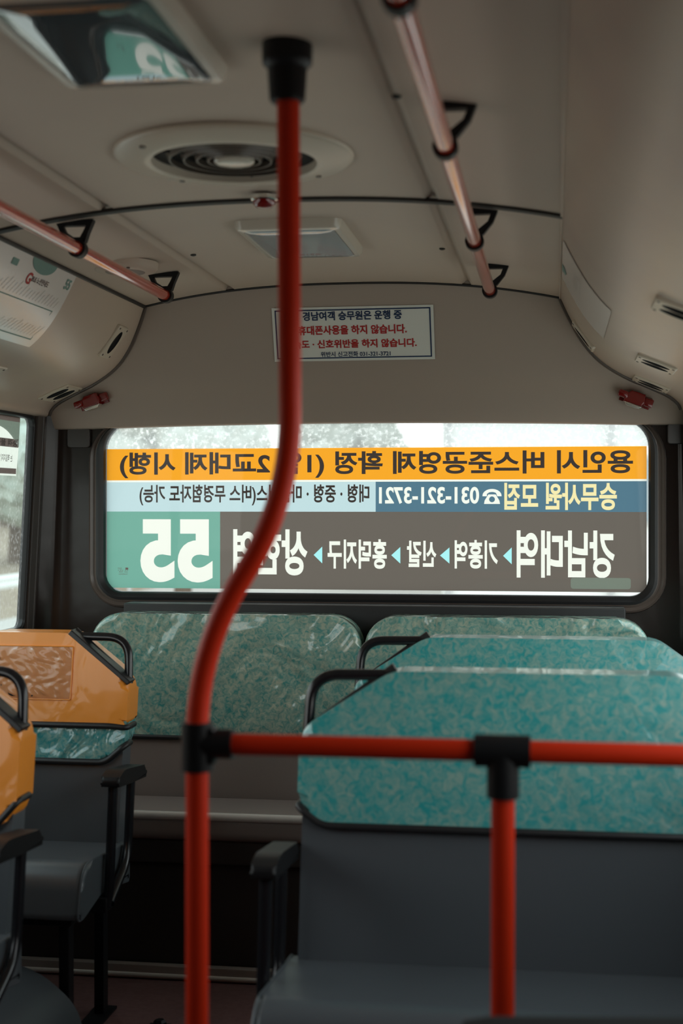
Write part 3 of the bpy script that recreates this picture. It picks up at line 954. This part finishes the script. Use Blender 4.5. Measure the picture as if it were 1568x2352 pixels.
# ------------------------------------------------------------------ seats
def seat(name, label, cat, x0, x1, yt, aisle, kind, grp, hem, chx=.185, chz=.122, ztop=1.045, chw=.17, az=0):
    """faces the front of the bus; aisle = +1 when the aisle is on the +x side"""
    t = thing(name, label, cat, ((x0 + x1) / 2, yt - .25, 0), grp)
    def sh(bm, k=.18):
        for v in bm.verts: v.co.y += (v.co.z - 1.04) * k
        return bm
    cl, cr = (chw, chx) if aisle > 0 else (chx, chw)
    def outline(o, zb, bot=0.0, rnd=.03):
        P = [(x0 - o, zb), (x0 - o, ztop - chz + o * .4), (x0 + cl - o * .4, ztop + o), (x1 - cr + o * .4, ztop + o), (x1 + o, ztop - chz + o * .4), (x1 + o, zb)]
        if bot:
            P = [(x0 - o + bot, zb), (x0 - o, zb + bot * .7)] + P[1:5] + [(x1 + o, zb + bot * .7), (x1 + o - bot, zb)]
        return fillet(P, rnd, 4, True)
    # upholstered back
    bm = prism(bmesh.new(), outline(-.010, .40), 'y', yt, yt + .075, bev=.022, seg=4); obj('backrest', sh(bm), GREYV, t)
    if kind == 'teal':
        bm = prism(bmesh.new(), outline(0, hem, .05), 'y', yt - .010, yt + .086, bev=.024, seg=4)
        cv = obj('headrest_cover', sh(bm), TEAL, t)
        bm = bmesh.new(); pth = fillet([(x0 + .001, yt + .03, hem + .036), (x0 + .001, yt - .008, hem + .036), (x0 + .052, yt - .010, hem), (x1 - .052, yt - .010, hem), (x1 - .001, yt - .008, hem + .036), (x1 - .001, yt + .03, hem + .036)], .02, 5)
        tube(bm, pth, .0075, 10); obj('hem', sh(bm), PIPE, cv)
    else:
        zb = hem
        bm = prism(bmesh.new(), outline(0, zb, .045 if kind == 'orange long' else .012), 'y', yt - .012, yt + .088, bev=.022, seg=4)
        cv = obj('headrest_cover', sh(bm), ORANGE, t)
        b2 = .06 if kind == 'orange long' else -.004
        bm = bmesh.new(); tube(bm, fillet([(x0 - .001, yt + .06, zb + b2), (x0 - .001, yt - .008, zb + b2), (x0 + .05, yt - .012, zb), (x1 - .05, yt - .012, zb), (x1 + .001, yt - .008, zb + b2), (x1 + .001, yt + .06, zb + b2)], .015, 5), .008, 10)
        obj('hem', sh(bm), PIPE, cv)
        # clear pocket with a paper card inside
        zp0, zp1 = .852, .998
        xa, xb = x0 + .06, x1 - .165 if aisle > 0 else x1 - .06
        bm = bmesh.new(); NX_, NZ_ = 60, 34
        G = []
        for i in range(NX_ + 1):
            r = []
            for j in range(NZ_ + 1):
                u, v = i / NX_, j / NZ_; e = min(1, min(u, 1 - u, v, 1 - v) * 12)
                wv = .0026 * math.sin(17 * u + 5 * math.sin(9 * v)) * math.sin(8 * v + 3 * math.sin(11 * u)) + .0016 * math.sin(31 * u + 12 * v + 4 * math.sin(7 * u * v))
                r.append(bm.verts.new((xa + (xb - xa) * u, yt - .0135 - e * (.004 + wv), zp0 + (zp1 - zp0) * v)))
            G.append(r)
        for i in range(NX_):
            for j in range(NZ_): bm.faces.new((G[i][j], G[i + 1][j], G[i + 1][j + 1], G[i][j + 1]))
        pk = obj('pocket', sh(bm), POCKET, cv); pk['label'] = 'clear wrinkled plastic pocket'
        bm = bmesh.new(); tube(bm, [(p[0], yt - .0135, p[1]) for p in rrect(xa, xb, zp0, zp1, .004, 3)], .0018, 6, closed=True); obj('pocket_rim', sh(bm), ORANGE, pk)
        if kind == 'orange':
            zc0 = hem - .098
            o2 = .003
            P = fillet([(x0 + .055, zc0), (x0 + o2, zc0 + .045), (x0 + o2, zb + .03), (x1 - o2, zb + .03), (x1 - o2, zc0 + .045), (x1 - .055, zc0)], .02, 4, True)
            bm = prism(bmesh.new(), P, 'y', yt - .008, yt + .080, bev=.018, seg=4); c2 = obj('inner_cover', sh(bm), TEALW, t)
            bm = bmesh.new(); tube(bm, fillet([(x0 + .002, yt + .04, zc0 + .047), (x0 + .002, yt - .006, zc0 + .047), (x0 + .056, yt - .010, zc0), (x1 - .056, yt - .010, zc0), (x1 - .002, yt - .006, zc0 + .047), (x1 - .002, yt + .04, zc0 + .047)], .02, 5), .0085, 10)
            obj('hem', sh(bm), PIPE, c2)
    # grab handle over the chamfered aisle corner
    e = x1 if aisle > 0 else x0; d = -1 if aisle > 0 else 1
    ym = yt + .030
    p0 = (e + d * (chx - .006), ym, ztop - .012); p1 = (e + d * .018, ym, ztop - .014); p2 = (e + d * .012, ym, ztop - chz - .012)
    bm = bmesh.new(); tube(bm, fillet([p0, p1, p2], .085, 10), .0118, 16); hd = obj('grab_handle', sh(bm), BLACKG, t)
    bm = bmesh.new(); tube(bm, [(e + d * (chx + .004), ym, ztop + .004), (e + d * .006, ym, ztop - chz - .004)], [.010, .006], 10); 
    if kind != 'teal':
        a_ = Vector((e + d * (chx + .006), ztop + .004)); b_ = Vector((e + d * .0, ztop - chz - .006)); n_ = Vector((-(b_ - a_).y, (b_ - a_).x)).normalized() * .006
        if n_.y < 0: n_ = -n_
        prism(bm, [a_ - n_ * 1.6, b_ - n_ * 1.2, b_ + n_, a_ + n_], 'y', yt - .013, yt + .042, bev=.003, seg=2)
    obj('handle_mount', sh(bm), PIPE, hd)
    # cushion
    yb = yt - .095
    prof = fillet([(yb + .03, .36), (yb + .03, .47), (yb - .02, .472), (yb - .355, .502), (yb - .395, .37), (yb - .36, .365), (yb - .20, .395)], [.01, .01, .02, .075, .02, .02, .03], 6, True)
    cx0 = x0 - (.012 if aisle < 0 else -.004); cx1 = x1 + (.012 if aisle > 0 else -.004)
    bm = prism(bmesh.new(), prof, 'x', cx0, cx1, bev=.020, seg=4); cu = obj('cushion', bm, GREYV, t)
    for xe in (cx0, cx1):
        s_ = 1 if xe == cx1 else -1
        bm = bmesh.new(); tube(bm, [(xe - s_ * .004, p[0], p[1]) for p in [(lambda q: q)(q) for q in prof]], .003, 8, closed=True); obj('piping', bm, GREYV, cu)
    # frame and legs
    obj('seat_frame', BX(x0 + .03, x1 - .03, yb - .33, yb + .06, .335, .372, bev=.006), BLACK, t)
    la = [x1 - .06] if aisle > 0 else [x0 + .09]
    other = [x0 + .08] if aisle > 0 else [x1 - .09]
    for xl in la + other:
        bm = bmesh.new(); box(bm, xl - .014, xl + .014, yb - .30, yb - .26, .0, .37, bev=.004); obj('leg', bm, BLACK, t)
        bm = bmesh.new(); box(bm, xl - .014, xl + .014, yb - .02, yb + .02, .0, .37, bev=.004); obj('leg', bm, BLACK, t)
        bm = bmesh.new(); box(bm, xl - .03, xl + .03, yb - .33, yb + .05, .0, .008, bev=.002); obj('foot_rail', bm, BLACK, t)
    # armrest on the aisle side
    xa = e - d * (.022 if aisle < 0 else .030)
    pr = fillet([(yt - .30, .684 + az), (yt - .30, .706 + az), (yt - .25, .722 + az), (yt - .05, .700 + az), (yt - .04, .665 + az), (yt - .20, .676 + az)], [.006, .015, .03, .02, .012, .03], 5, True)
    bm = prism(bmesh.new(), pr, 'x', xa - .025, xa + .025, bev=.009, seg=3); ar = obj('armrest', bm, BLACK, t)
    bm = bmesh.new(); tube(bm, fillet([(xa, yt - .27, .68 + az), (xa, yt - .305, .40), (xa + d * .006, yt - .31, .36)], .03, 5), .013, 14); obj('armrest_post', bm, BLACKG, ar)
    bm = bmesh.new(); tube(bm, fillet([(xa, yt - .11, .67), (xa, yt - .145, .44), (xa, yt - .30, .365)], .06, 7), .012, 14); obj('armrest_post', bm, BLACKG, ar)
    bm = bmesh.new(); box(bm, min(xa, xa + d * .06), max(xa, xa + d * .06), yt - .33, yt - .27, .345, .385, bev=.005); obj('armrest_bracket', bm, BLACK, ar)
    return t


POCKET = bpy.data.materials.new('clear_pocket'); POCKET.use_nodes = True
t_ = POCKET.node_tree; t_.nodes.clear()
o_ = t_.nodes.new('ShaderNodeOutputMaterial'); m_ = t_.nodes.new('ShaderNodeMixShader'); fr = t_.nodes.new('ShaderNodeFresnel'); fr.inputs[0].default_value = 1.5
tp_ = t_.nodes.new('ShaderNodeBsdfTransparent'); tp_.inputs[0].default_value = (.86, .84, .84, 1); gl_ = t_.nodes.new('ShaderNodeBsdfGlossy'); gl_.inputs['Roughness'].default_value = .09
df_ = t_.nodes.new('ShaderNodeBsdfDiffuse'); df_.inputs[0].default_value = (.78, .46, .24, 1); m2_ = t_.nodes.new('ShaderNodeMixShader'); m2_.inputs[0].default_value = .35
t_.links.new(fr.outputs[0], m_.inputs[0]); t_.links.new(tp_.outputs[0], m2_.inputs[1]); t_.links.new(df_.outputs[0], m2_.inputs[2])
t_.links.new(m2_.outputs[0], m_.inputs[1]); t_.links.new(gl_.outputs[0], m_.inputs[2]); t_.links.new(m_.outputs[0], o_.inputs[0])

DG = 'teal covered double seats on the right'
r1 = seat('double_seat', 'teal marbled double seat directly behind the red guard rail', 'seat', -.528, .425, 2.95, -1, 'teal', DG, .737, chx=.19, chz=.122, ztop=1.050)
r2 = copy_tree(r1, (.004, .755, 0)); r2['label'] = 'teal marbled double seat between the guard rail seat and the rear bench'
SG = 'orange covered single seats on the left'
l2 = seat('single_seat', 'orange covered single seat with clear pocket, in front of the rear bench', 'seat', -1.665, -1.170, 3.85, 1, 'orange', SG, .784, chx=.172, chz=.128, ztop=1.035, chw=.07, az=-.02)
l1 = seat('single_seat', 'orange covered single seat cut off by the left edge of the picture', 'seat', -1.655, -1.160, 3.02, 1, 'orange long', SG, .690, chx=.172, chz=.128, ztop=1.035, chw=.07, az=-.01)

# ------------------------------------------------------------------ rear bench
YB = 4.42
TEALB = mat('teal_marbled_bench_vinyl', (.05, .29, .275), .28, coat=1, vary=(62, (.44, .50, .39), 1.2, .30, .68), bump2=(3.6, .8, .06, 1.0), coat_rough=.08)
be = thing('rear_bench', 'wide rear bench with teal marbled backs under the rear window', 'bench', (XC, 4.35, 0))
def bench_back(x0, x1):
    P = rrect(x0, x1, .652, 1.045, [.03, .03, .10, .10], 8)
    b0 = obj('backrest', prism(bmesh.new(), rrect(x0 + .006, x1 - .006, .415, 1.036, [.02, .02, .09, .09], 8), 'y', YB + .012, YB + .10, bev=.015), BENCHV, be)
    c = obj('back_cover', prism(bmesh.new(), P, 'y', YB, YB + .11, bev=.020, seg=4), TEALB, b0)
    obj('hem', TB([(x0 + .01, YB + .002, .650), (x1 - .01, YB + .002, .650)], .008, 10), PIPE, c)


bench_back(-1.487, -.603); bench_back(-.594, .288)
pf = fillet([(4.04, .41), (4.04, .498), (4.425, .462), (4.425, .41)], [.03, .035, .02, .02], 6, True)
obj('cushion', prism(bmesh.new(), pf, 'x', XC - 1.05, XC + 1.05, bev=.02, seg=3), BENCHV, be)
obj('cushion_highlight', TB([(XC - 1.03, 4.046, .484), (XC + 1.03, 4.046, .484)], .013, 12), mat('pale_edge_highlight', (.62, .57, .52), .25, coat=.6), be)  # highlight on the cushion's rounded front, put in as a pale tube
bm = bmesh.new(); box(bm, XC - 1.06, XC + 1.06, 4.06, 4.50, .34, .412, bev=.008); obj('seat_frame', bm, DARKP, be)
bm = bmesh.new(); box(bm, XC - 1.06, XC + 1.06, 4.085, 4.60, .0, .342, bev=.004); obj('front_panel', bm, DARKP, be)
obj('kick_strip', BX(XC - 1.06, XC + 1.06, 4.050, 4.078, .001, .042, bev=.004), mat('dull_strip', (.40, .34, .30), .4), be)
obj('nosing', TB([(XC - 1.06, 4.052, .012), (XC + 1.06, 4.052, .012)], .008, 12), mat('pale_nosing', (.78, .72, .64), .3, coat=.5), be)
# black wedge shaped base panel behind the backs
bm = bmesh.new(); box(bm, -1.41, .218, 4.535, 4.64, .40, 1.070, bev=.006); obj('back_panel', bm, mat('black_panel', (.018, .018, .019), .45), be)

bm = bmesh.new(); prism(bm, fillet([(-1.745, 0), (-1.745, .26), (-1.30, .235), (-1.175, .13), (-1.165, 0)], [0, .05, .09, .06, 0], 6), 'y', 2.965, 3.43, bev=.03, seg=4)
tag(obj('floor_hump', bm, GREYV), 'grey rounded floor hump low at the left under the orange seats', 'floor hump')
ff = thing('floor_fitting', 'small black metal foot on the floor beside the pole', 'floor fitting', (-1.035, 3.66, 0))
obj('plate', BX(-1.075, -1.015, 3.64, 3.70, .0, .006, bev=.002), BLACK, ff)
obj('bolt', lathe(bmesh.new(), [(.018, .004), (.018, .020), (.012, .026), (0, .026)], -1.04, 3.67, 0, 6, sz=1), BLACK, ff)

# ------------------------------------------------------------------ outside
GZ = -.95
bm = bmesh.new(); box(bm, -70, 70, -60, 80, GZ - .2, GZ); tag(obj('ground', bm, mat('grey_road', (.45, .43, .40), .9, vary=(.5, (.50, .47, .43), .3, .3, .7)), smooth=False), kind='structure')
bk = bmesh.new()
prism(bk, [(-11, GZ), (-12, GZ + .5), (-18, GZ + 1.0), (-30, GZ + 3.4), (-70, GZ + 9.0), (-70, GZ - .5)], 'y', -20, 150); tag(obj('verge', bk, mat('dry_grass', (.26, .20, .15), .95, vary=(3, (.34, .28, .20), .5, .3, .7)), smooth=False), kind='structure')
gr = thing('guardrail', 'white road guard rail outside the left window', 'guardrail', (-9.5, 22, GZ))
bm = bmesh.new(); prism(bm, [(-9.5, -.10), (-9.46, -.04), (-9.5, .02), (-9.46, .08), (-9.5, .14), (-9.53, .14), (-9.53, -.10)], 'y', 12, 34); obj('beam', bm, mat('white_steel', (.80, .80, .78), .4), gr)
for k in range(8):
    obj('post', BX(-9.60, -9.53, 13 + 2.6 * k, 13.1 + 2.6 * k, GZ, .12, bev=.01), mat('grey_steel', (.5, .5, .5), .5), gr)


def tree(label, x, y, r, h, col, seed):
    random.seed(seed)
    t = thing('tree', label, 'tree', (x, y, GZ), 'pale trees outside the bus')
    obj('trunk', TB([(x, y, GZ), (x + .1, y, GZ + h * .3), (x, y + .1, GZ + h * .55)], [.22, .16, .08], 10), mat('bark', (.16, .12, .09), .9), t)
    bm = bmesh.new()
    for k in range(16):
        c = Vector((x + random.uniform(-r, r) * .7, y + random.uniform(-r, r) * .7, GZ + h * random.uniform(.38, .95)))
        rr = r * random.uniform(.32, .5)
        q = bmesh.ops.create_icosphere(bm, subdivisions=3, radius=rr)
        for v in q['verts']:
            v.co *= 1 + random.uniform(-.12, .12); v.co += c
    obj('crown', bm, col, t, smooth=False)


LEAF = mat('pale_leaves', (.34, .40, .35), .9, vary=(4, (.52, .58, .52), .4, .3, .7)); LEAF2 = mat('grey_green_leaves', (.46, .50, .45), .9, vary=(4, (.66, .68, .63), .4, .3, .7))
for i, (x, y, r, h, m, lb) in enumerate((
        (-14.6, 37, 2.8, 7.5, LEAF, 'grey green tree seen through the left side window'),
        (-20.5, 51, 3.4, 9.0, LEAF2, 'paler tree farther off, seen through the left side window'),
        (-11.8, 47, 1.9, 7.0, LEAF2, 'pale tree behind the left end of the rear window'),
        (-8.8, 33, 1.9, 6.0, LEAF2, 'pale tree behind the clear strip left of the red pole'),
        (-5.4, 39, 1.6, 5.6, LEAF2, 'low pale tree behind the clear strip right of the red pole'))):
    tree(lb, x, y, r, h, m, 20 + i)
bd = thing('building', 'pale building behind the right half of the rear window', 'building', (3.0, 34, GZ))
obj('walls', BX(-2.6, 9.0, 33, 42, GZ, 10, bev=.02), mat('pale_render', (.80, .80, .78), .8), bd)
for fl in range(3):
    for k in range(4):
        xa = -1.6 + 2.5 * k
        f_ = obj('window', BX(xa, xa + 1.3, 32.9, 33.05, .9 + 2.9 * fl, 2.5 + 2.9 * fl, bev=.01), mat('grey_steel', (.5, .5, .5), .5), bd)
        obj('window_glass', BX(xa + .1, xa + 1.2, 32.86, 32.92, 1.0 + 2.9 * fl, 2.4 + 2.9 * fl), mat('office_glass', (.30, .36, .40), .1), f_)
for xa in (-2.6, 1.1, 4.0):
    obj('downpipe', TB([(xa + .15, 32.9, GZ), (xa + .15, 32.9, 10)], .07, 10), mat('grey_steel', (.5, .5, .5), .5), bd)
